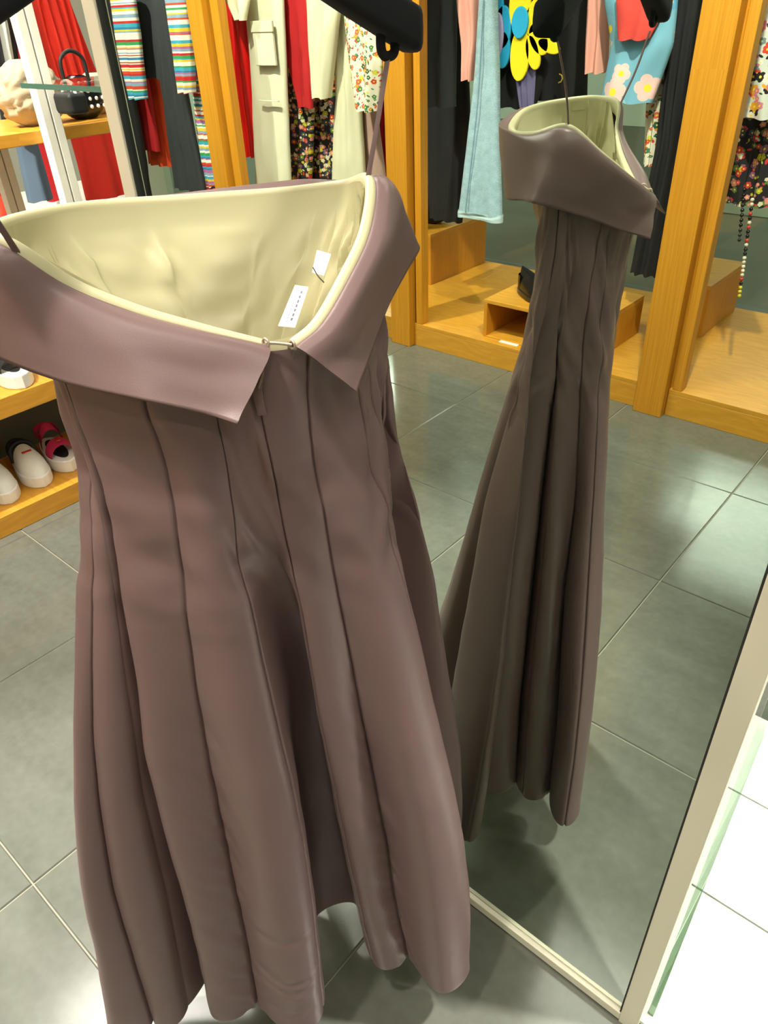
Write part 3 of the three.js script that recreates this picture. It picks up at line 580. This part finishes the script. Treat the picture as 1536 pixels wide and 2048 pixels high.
{
  const c = garment('applique_dress', 'black dress with large blue and yellow flower appliqués', 'dress', { rows: [[0, 984, 1100], [120, 984, 1098], [215, 984, 1066]], mat: FAB.black, at: 2.46, seed: 25, folds: 2 });
  const petal = (cx, cy, rx, ry, rot, mat, name = 'petal', dz = 0) => {
    const o = on(cx, cy, 2.385 - dz), e = on(cx + 10, cy, 2.385 - dz), s = Math.hypot(e.x - o.x) / 10;
    const sh = new THREE.Shape(); sh.absellipse(0, 0, rx * s, ry * s, 0, Math.PI * 2, false, rot);
    const g = new THREE.ExtrudeGeometry(sh, { depth: .006, bevelEnabled: true, bevelSize: .003, bevelThickness: .003, bevelSegments: 2, curveSegments: 14 }); g.translate(o.x, o.y, o.z - .006);
    return mesh(name, g, mat, c.g);
  };
  const yel = cloth(0xe6cf10), blu = cloth(0x1f9fd0), lil = cloth(0xa79ac0);
  for (const [x, y, rx, ry, r] of [[1040, 10, 20, 38, 0], [1070, 30, 16, 30, .5], [1078, 78, 16, 26, -.6], [1040, 110, 18, 38, 0], [1066, 105, 12, 26, -.35], [1098, 92, 22, 9, .35]]) petal(x, y, rx, ry, -r, yel);
  petal(1040, 45, 15, 22, 0, blu, 'flower_centre', .012);
  for (const [x, y, rx, ry, r] of [[996, 24, 10, 26, 0], [1006, 55, 16, 30, 0], [1006, 100, 13, 26, 0], [990, 125, 9, 26, .1], [990, 70, 10, 34, 0]]) petal(x, y, rx, ry, -r, blu);
  petal(994, 72, 11, 32, 0, lil, 'flower_centre', .012);
}
garment('purple_scarf', 'muted purple scarf below the yellow flower', 'scarf', { rows: [[100, 1022, 1074], [226, 1040, 1066]], mat: FAB.purple, at: 2.404, dep: .008, amp: .004, seed: 26, folds: 3, noExtend: true });
{
  const c = garment('black_blouse', 'black top with small gold print beside the yellow flower', 'top', { rows: [[0, 1066, 1176], [200, 1066, 1172]], mat: FAB.black, at: 2.66, seed: 27, folds: 2 });
  const p = on(1117, 157, 2.552); mesh('gold_print', new THREE.TorusGeometry(.016, .003, 6, 4, 3.2).rotateZ(-1.6).translate(p.x, p.y, p.z), std({ color: 0xa89438, roughness: .5 }), c.cloth);
}
garment('pink_sleeve_top', 'pale pink top between black top and blue patterned shirt', 'top', { rows: [[0, 1176, 1216], [146, 1172, 1212]], mat: FAB.pink, at: 2.50, seed: 28, folds: 2 });
{
  const c = garment('patterned_shirt', 'sky blue shirt with flower print and red yoke', 'shirt', { rows: [[0, 1208, 1352], [90, 1222, 1344], [205, 1200, 1304]], mat: FAB.patch, at: 2.40, seed: 29, folds: 2 });
  mesh('yoke', drape(outlineRows([[-10, 1232, 1336], [40, 1232, 1318], [80, 1234, 1296]], 'mirror', 2.34), 'mirror', 2.34, .012, 2, .004, 31, false), cloth(0xd3453c), c.cloth);
}
garment('print_skirt', 'small beige print skirt below the blue patterned shirt', 'skirt', { rows: [[180, 1296, 1336], [330, 1290, 1318]], mat: FAB.floralLight, at: 2.56, seed: 30 });
garment('long_black_dress', 'long black dress hanging against the oak post', 'dress', { rows: [[0, 1348, 1404], [300, 1312, 1362], [548, 1262, 1318]], mat: FAB.black, at: 2.52, seed: 32, amp: .016 });
// bay beyond the last post
garment('print_blouse', 'white, red and black patterned blouse behind the oak post', 'blouse', { rows: [[40, 1462, 1560], [236, 1462, 1552]], mat: FAB.floralMulti, at: 2.42, seed: 33, folds: 2 });
garment('print_dress', 'black dress with yellow and red flowers above the bead strings', 'dress', { rows: [[200, 1462, 1560], [410, 1450, 1560]], mat: FAB.floralDark, at: 2.55, seed: 34 });
for (const [x0, y0, x1, y1, s, lab] of [[1504, 400, 1478, 592, 1, 'multicolour bead string with yellow end bead'], [1488, 380, 1478, 480, 2, 'short black bead string beside the multicolour one']]) {
  const g = thing('bead_string', lab + ' hanging under the flowered dress', 'necklace'), A = on(x0, y0, 2.48), B = on(x1, y1, 2.48), r = rng(s);
  const U = V3(A.x, RAILY, RAILZ); mesh('string', tube([U, A, B], .0012, 20, 5), M.black, g);
  const cols = s === 1 ? [0x161616, 0xd8d2c0, 0x161616, 0xc23c34, 0xe6e0d0] : [0x161616, 0x2a2a2a], n = s === 1 ? 22 : 10;
  for (let k = 0; k <= n; k++) { const m = mesh('bead', beadGeo(), beadMat(k > n - 3 && s === 1 ? 0xd8c62c : cols[Math.floor(r() * cols.length)]), g); m.position.lerpVectors(A, B, k / n); }
}
function beadGeo() { return (beadGeo.g ||= new THREE.SphereGeometry(.0075, 10, 8)); }
function beadMat(c) { const m = (beadMat.m ||= {}); return (m[c] ||= std({ color: c, roughness: .3 })); }

// ------------------------------------------------------------------ things on the display platforms
function openBox(g, x0, x1, y0, y1, z0, z1, t = .018) {       // open towards -z
  mesh('side_board', box(x0, x0 + t, y0, y1 - t, z0, z1), M.woodV, g); mesh('side_board', box(x1 - t, x1, y0, y1 - t, z0, z1), M.woodV, g);
  mesh('top_board', box(x0, x1, y1 - t, y1, z0, z1), M.woodH, g); mesh('bottom_board', box(x0 + t, x1 - t, y0, y0 + t * .4, z0, z1), M.woodH, g);
  mesh('back_board', box(x0 + t, x1 - t, y0 + t * .4, y1 - t, z1 - .008, z1), M.woodV, g);
}
{
  const a = thing('display_box', 'low open-fronted oak display box with black shoe on top', 'box');
  openBox(a, -1.905, -1.32, PLAT, .30, 2.235, 2.70);
  const b = thing('display_box', 'tall oak display box standing behind the long black coats', 'box');
  openBox(b, -3.02, -2.60, PLAT, .40, 2.72, 3.28);
  const c = thing('display_box', 'oak display box behind the mauve dress, beside the last oak post', 'box');
  openBox(c, -1.28, -1.06, PLAT, .36, 2.80, 3.25);
  tag(mesh('paper_card', box(-1.80, -1.70, PLAT, PLAT + .003, 2.215, 2.245, .0005).rotateY(0), M.paper), 'small white card lying on the oak plinth', 'card');
}
function shoe(name, label, category, opt) {      // along +x of its own frame, 0.24 m long
  const g = thing(name, label, category, opt.group); g.position.set(...opt.at); g.rotation.y = opt.turn || 0; if (opt.scale) g.scale.setScalar(opt.scale);
  const half = (t) => .030 + .016 * Math.sin(Math.PI * Math.min(1, t * 1.0)) * 1 + (t > .5 ? .006 * Math.sin(Math.PI * (t - .5) * 2) : -.004 * Math.sin(Math.PI * t * 2));
  const h = opt.sole ?? .035;
  const sole = new THREE.Shape(); const pts = [];
  for (let k = 0; k <= 24; k++) { const t = k / 24, e = Math.sqrt(Math.max(0, 1 - Math.pow(Math.abs(t * 2 - 1), 5))); pts.push([t * .24, half(t) * e]); }
  sole.moveTo(pts[0][0], 0); for (const p of pts) sole.lineTo(p[0], p[1]); for (const p of pts.slice().reverse()) sole.lineTo(p[0], -p[1]);
  const sg = new THREE.ExtrudeGeometry(sole, { depth: h - .012, bevelEnabled: true, bevelSize: .005, bevelThickness: .006, bevelSegments: 3, curveSegments: 8 }); sg.rotateX(-Math.PI / 2).translate(0, .006, 0);
  const soleMesh = mesh('sole', sg, opt.soleMat, g);
  const upper = (x0, x1, hh, mat, nm, open) => mesh(nm, grid(24, 14, (u, v) => {
    const t = lerp(x0, x1, v), a = Math.PI * u, w = half(t) * Math.sqrt(Math.max(.02, 1 - Math.pow(Math.abs(t * 2 - 1), 5))) * 1.02, e = open ? 1 : Math.sqrt(Math.max(.0004, 1 - Math.pow(v, 3)));
    return V3(t * .24, h - .002 + hh * Math.sin(a) * e * (1 + .25 * (1 - v)), -Math.cos(a) * w);
  }), mat, g);
  if (opt.kind === 'sandal') {
    const toe = upper(.58, .80, .045, opt.strapMat, 'toe_strap', true); upper(.30, .42, .075, opt.strapMat, 'instep_strap', true);
    mesh('heel_strap', strip([V3(.085, h + .05, .036), V3(.03, h + .055, .034), V3(.002, h + .055, 0), V3(.03, h + .055, -.034), V3(.085, h + .05, -.036)], .022, .005, V3(0, 1, 0)), opt.strapMat, g);
    mesh('buckle_patch', new RoundedBoxGeometry(.03, .006, .016, 2, .002).translate(.165, h + .058, 0), opt.patchMat || opt.strapMat, toe);
    mesh('insole', new THREE.CylinderGeometry(.028, .028, .004, 24).scale(3.2, 1, 1).translate(.12, h + .001, 0), M.black, soleMesh);
  } else if (opt.kind === 'clog') {
    const up = upper(.40, .985, .062, opt.strapMat, 'upper', false);
    mesh('insole', new THREE.CylinderGeometry(.026, .026, .004, 24).scale(2.2, 1, 1).translate(.07, h + .001, 0), opt.patchMat, g);
    mesh('logo_patch', new RoundedBoxGeometry(.012, .004, .034, 2, .0015).translate(.15, h + .0665, 0), opt.patchMat, up);
  } else {
    upper(.02, .985, .075, opt.strapMat, 'upper', false);
    mesh('heel_cup', grid(20, 8, (u, v) => { const a = Math.PI * (u + .5); return V3(.05 + .05 * Math.cos(a), h + v * .06, .036 * Math.sin(a)); }), opt.strapMat, g);
  }
  return g;
}
const whiteRubber = std({ color: 0xe8e6de, roughness: .5 }), pinkStrap = cloth(0xc82a58), redPatch = std({ color: 0xc03030, roughness: .6 });
// black shoe on the display box, bag and pale shoe on the box behind
shoe('black_shoe', 'glossy black rounded shoe on low oak box', 'shoe', { at: (() => { const p = onY(1040, 582, .30); return [p.x, .30, -p.z]; })(), turn: .5, soleMat: M.blackGloss, strapMat: M.blackGloss, kind: 'shoe', sole: .03, scale: 1.0 });
function bag(name, label, o) {
  const g = thing(name, label, 'bag', o.group); g.position.set(...o.at); g.rotation.y = o.turn || 0;
  const [w, h, d] = o.size;
  const geo = grid(36, 22, (u, v) => {
    const a = u * Math.PI * 2, c = Math.cos(a), s = Math.sin(a), t = v, pr = Math.pow(Math.max(0, Math.sin(Math.PI * clamp(t * .94 + .03, 0, 1))), o.sq ?? .35), top = 1 - (o.taper ?? .15) * t;
    let r = 1; if (o.fluff) r += o.fluff * fbm(c * 3 + 5, t * 5, s * 3 + (o.seed || 0), 3);
    return V3(w / 2 * Math.sign(c) * Math.pow(Math.abs(c), .6) * pr * top * r, h * t, d / 2 * Math.sign(s) * Math.pow(Math.abs(s), .6) * pr * top * r);
  }, true);
  const bodyMesh = mesh('bag_body', geo, o.mat, g);
  if (o.handle) mesh('handle', tube([V3(-w * .3, h * .93, 0), V3(-w * .26, h * (1 + o.handle * .7), 0), V3(0, h * (1 + o.handle), 0), V3(w * .26, h * (1 + o.handle * .7), 0), V3(w * .3, h * .93, 0)], .006, 30, 8), o.handleMat || o.mat, g);
  if (o.studs) for (let r = 0; r < 4; r++) for (let k = 0; k < 5; k++) { const m = mesh('stud', (bag.s ||= new THREE.SphereGeometry(.006, 8, 6)), M.white, bodyMesh); const x = -w * .32 + k * w * .16, y = h * (.3 + r * .18); m.position.set(x, y, d / 2 * 1.0 * (1 - (o.taper ?? .15) * y / h) * (o.studSide || 1) * .97); }
  return g;
}
bag('black_handbag', 'soft black handbag behind the long black coat on tall oak box', { at: [-2.78, .40, 2.95], size: [.30, .2, .16], mat: M.black, sq: .4 });
shoe('pale_clog', 'pale yellow slip-on shoe at the edge of tall oak box', 'shoe', { at: [-2.92, .40, 2.80], turn: .3, soleMat: std({ color: 0xd8c68a, roughness: .6 }), strapMat: std({ color: 0xdccf98, roughness: .6 }), patchMat: M.white, kind: 'clog' });
bag('black_shoulder_bag', 'black shoulder bag with long strap standing below the orange skirt', { at: [-4.28, PLAT, 2.62], size: [.22, .40, .12], mat: M.black, handle: .55, taper: .25 });
bag('black_bucket_bag', 'squat black bucket bag beside the long coat hem', { at: [-4.02, PLAT, 2.36], size: [.20, .34, .14], mat: M.black, handle: .35, taper: .1 });
shoe('dark_boot', 'dark brown shoe standing under the red satin dress', 'shoe', { at: [-3.42, PLAT, 2.40], turn: -1.4, soleMat: M.black, strapMat: std({ color: 0x3a2a26, roughness: .5 }), kind: 'shoe', sole: .04 });
{ // across the passage: low white kerb with a white boot
  const A = onY(1440, 425, 0), z = -A.z;
  tag(mesh('white_kerb', box(-2.6, .6, 0, .09, z, z + .25, .004), M.white), 'low white kerb outside the shop window', 'kerb');
  const g = thing('white_boot', 'white ankle boot standing on the low white kerb', 'boot'); g.position.set(-1.55, .09, z + .1); g.rotation.y = .5;
  mesh('boot_shaft', new THREE.LatheGeometry([[.045, 0], [.05, .04], [.045, .1], [.05, .2], [.046, .2]].map(p => new THREE.Vector2(...p)), 20), whiteRubber, g);
  mesh('boot_foot', grid(20, 12, (u, v) => { const a = Math.PI * u; return V3(v * .19 - .03, .075 * Math.sin(a) * Math.sqrt(Math.max(.01, 1 - v * v * .95)), -Math.cos(a) * .045 * Math.sqrt(Math.max(.02, 1 - Math.pow(v, 4)))); }), whiteRubber, g);
}

// ------------------------------------------------------------------ the open shelf unit left of the mirror
const SX = -2.357;
{
  const g = thing('shelf_unit', 'open shelf unit with thick oak shelves and white uprights, shoes and bags on it', 'shelf');
  const D = .40, z0 = -1.25, z1 = .62;
  mesh('shelf', box(SX - D, SX, 0, .076, z0, z1, .003), M.woodH, g);
  mesh('shelf', box(SX - D, SX, .400, .468, z0, z1, .003), M.woodH, g);
  mesh('shelf', box(SX - D, SX, 1.160, 1.196, z0, z1, .003), M.woodH, g);
  const up = (x, z, s) => { mesh('upright', box(x - .012, x + .028, 0, 2.0, z - .0275, z - .002, .002), M.white, g); mesh('upright', box(x - .012, x + .028, 0, 2.0, z + .002, z + .0275, .002), M.white, g); };
  up(SX + .013, -.551); up(SX - D - .029, -.567); up(SX + .013, .57); up(SX - D - .029, .57);
  mesh('back_panel', box(SX - D - .006, SX - D, .076, .400, z0, z1, 0), std({ color: 0x55584d, roughness: .7 }), g);
}
const sandalOpt = { soleMat: whiteRubber, kind: 'sandal' };
const sitX = (px, py, y) => onY(px, py, y);
{
  const heel = (px, py, y, turn) => { const t = onY(px, py, y); return [t.x - .245 * Math.cos(turn), y, t.z + .245 * Math.sin(turn)]; };   // the pixel is the tip of the toe
  shoe('strap_sandal', 'white-soled sandal with black straps on the middle oak shelf', 'sandal', { ...sandalOpt, at: heel(52, 778, .468, -.12), turn: -.12, strapMat: M.black, patchMat: redPatch, sole: .05 });
  shoe('pink_sandal', 'white-soled sandal with bright pink straps on the bottom oak shelf', 'sandal', { ...sandalOpt, at: heel(148, 944, .076, -.12), turn: -.12, strapMat: pinkStrap, patchMat: redPatch, sole: .05 });
  const g = shoe('white_clog', 'white clog with black straps and red mark beside the pink sandal', 'clog', { at: heel(92, 975, .076, -.12), turn: -.12, soleMat: whiteRubber, strapMat: whiteRubber, patchMat: redPatch, kind: 'clog', sole: .045 });
  mesh('black_strap', tube([V3(.10, .06, .043), V3(.08, .105, .035), V3(.07, .118, 0), V3(.08, .105, -.035), V3(.10, .06, -.043)], .009, 30, 8), M.black, g);
  mesh('black_strap', tube([V3(.09, .06, .04), V3(.03, .095, .03), V3(.004, .1, 0), V3(.03, .095, -.03), V3(.09, .06, -.04)], .008, 30, 8), M.black, g);
  shoe('white_clog', 'plain white clog with red mark at the end of the bottom oak shelf', 'clog', { at: heel(26, 1008, .076, -.12), turn: -.12, soleMat: whiteRubber, strapMat: whiteRubber, patchMat: redPatch, kind: 'clog', sole: .045 });
}
{
  const fur = std({ color: 0xa59a80, roughness: 1 });
  let p = onX(78, 250, SX - .12); bag('fluffy_bag', 'fluffy beige teddy bag on the top oak shelf', { at: [p.x, 1.196, p.z], turn: Math.PI / 2, size: [.20, .175, .14], mat: fur, fluff: .5, sq: .45, seed: 4 });
  p = onX(172, 240, SX - .12); bag('studded_bag', 'black bag with white studs on the top oak shelf', { at: [p.x, 1.196, p.z], turn: Math.PI / 2, size: [.14, .12, .12], mat: M.blackGloss, studs: true, handle: .55, handleMat: M.black, sq: .4 });
  p = onX(205, 236, SX - .2); bag('beige_bag', 'plain beige bag behind the black studded bag', { at: [p.x, 1.196, p.z], turn: Math.PI / 2, size: [.12, .12, .10], mat: std({ color: 0xc7b296, roughness: .7 }) });
  // glass shelf fixed to the pillar behind the mirror
  const a = onZ(40, 166, -.45), g = thing('glass_shelf', 'green-edged glass shelf projecting beside the white mirror frame', 'glass shelf');
  mesh('glass_plate', box(a.x, -1.05, a.y - .012, a.y - .001, -.75, -.4515, .001), M.glass, g);
  mesh('glass_edge', box(a.x, -1.05, a.y - .0125, a.y, -.4515, -.45, 0), std({ color: 0x36584c, roughness: .25 }), g);
  const b = thing('hanging_bag', 'small black bag with white strap hanging under the glass shelf', 'bag');
  const q = onZ(140, 200, -.60);
  mesh('bag_body', box(q.x - .05, q.x + .05, q.y - .035, q.y + .02, -.63, -.57, .012), M.black, b);
  mesh('strap', tube([V3(q.x - .03, q.y + .015, -.6), V3(q.x - .02, a.y - .013, -.6), V3(q.x + .03, a.y - .013, -.6), V3(q.x + .04, q.y + .015, -.6)], .005, 20, 8), M.white, b);
}
// rack of red clothes behind the shelf unit
tag(mesh('clothes_rail', new THREE.CylinderGeometry(.0125, .0125, 3.0, 16).rotateX(Math.PI / 2).translate(-3.12, 1.9, -.6), M.steel), 'steel rail carrying the red clothes behind the shelf unit', 'rail');
tag(mesh('rail_stand', mergeGeometries([new THREE.CylinderGeometry(.015, .015, 1.886, 12).translate(-3.12, .943, -2.05), new THREE.CylinderGeometry(.015, .015, 1.886, 12).translate(-3.12, .943, .88)]), M.steel), 'pair of steel posts holding the rail of red clothes', 'stand');
const LX = { plane: 'x', railY: 1.9, rail: -3.12, top: 1.75 };
garment('pleated_dress', 'coral red pleated dress hanging behind the bags', 'dress', { ...LX, at: -2.98, rows: [[0, 62, 138], [80, 82, 160], [155, 104, 180]], mat: FAB.redCrepe, folds: 5, amp: .02, seed: 41, dep: .03 });
garment('red_long_skirt', 'long red skirt hanging low below the bag shelf', 'skirt', { ...LX, at: -3.12, rows: [[240, 130, 226], [393, 170, 262]], mat: FAB.redCrepe, folds: 2, amp: .02, seed: 42 });
garment('black_jacket', 'black jacket hanging left of the white upright', 'jacket', { ...LX, at: -2.95, rows: [[30, -30, 30], [242, 8, 40]], mat: FAB.black, folds: 1.5, seed: 43 });
garment('grey_knit', 'pale grey knit sleeve beside the black jacket', 'sweater', { ...LX, at: -2.84, rows: [[40, -4, 12], [176, 22, 38]], mat: FAB.mint, folds: 1, amp: .005, seed: 44, dep: .015 });
garment('red_blouse', 'narrow red top between black jacket and white upright', 'top', { ...LX, at: -3.2, rows: [[30, 16, 40], [156, 36, 62]], mat: FAB.red, folds: 1, seed: 45 });
garment('blue_jeans', 'faded blue jeans hanging below the bag shelf', 'jeans', { ...LX, at: -3.05, rows: [[280, 32, 72], [400, 58, 106]], mat: FAB.jeans, folds: 1.5, seed: 46 });
garment('red_scarf', 'narrow red trouser leg beside the faded jeans', 'trousers', { ...LX, at: -3.3, rows: [[280, 68, 96], [400, 98, 124]], mat: FAB.red, folds: 1, seed: 47 });
{
  const A = onX(178, 400, -3.4), y = A.y;
  tag(mesh('white_plinth', box(-3.9, -3.17, 0, y, -1.9, .4, .006), M.white), 'long white plinth under the red clothes', 'plinth');
  shoe('white_trainer', 'white trainer on the white plinth beside the long red skirt', 'shoe', { at: [A.x - .12, y, A.z + .05], turn: -.4, soleMat: whiteRubber, strapMat: whiteRubber, kind: 'shoe', sole: .03 });
  const q = onX(20, 440, -3.4);
  shoe('red_shoe', 'red shoe on the white plinth near the faded jeans', 'shoe', { at: [-3.5, y, q.z], turn: -.4, soleMat: M.black, strapMat: std({ color: 0xd0422c, roughness: .5 }), kind: 'shoe', sole: .03 });
}
scene.traverse(o => { if (o.isMesh) { o.castShadow = true; o.receiveShadow = true; } });
renderer.render(scene, camera);
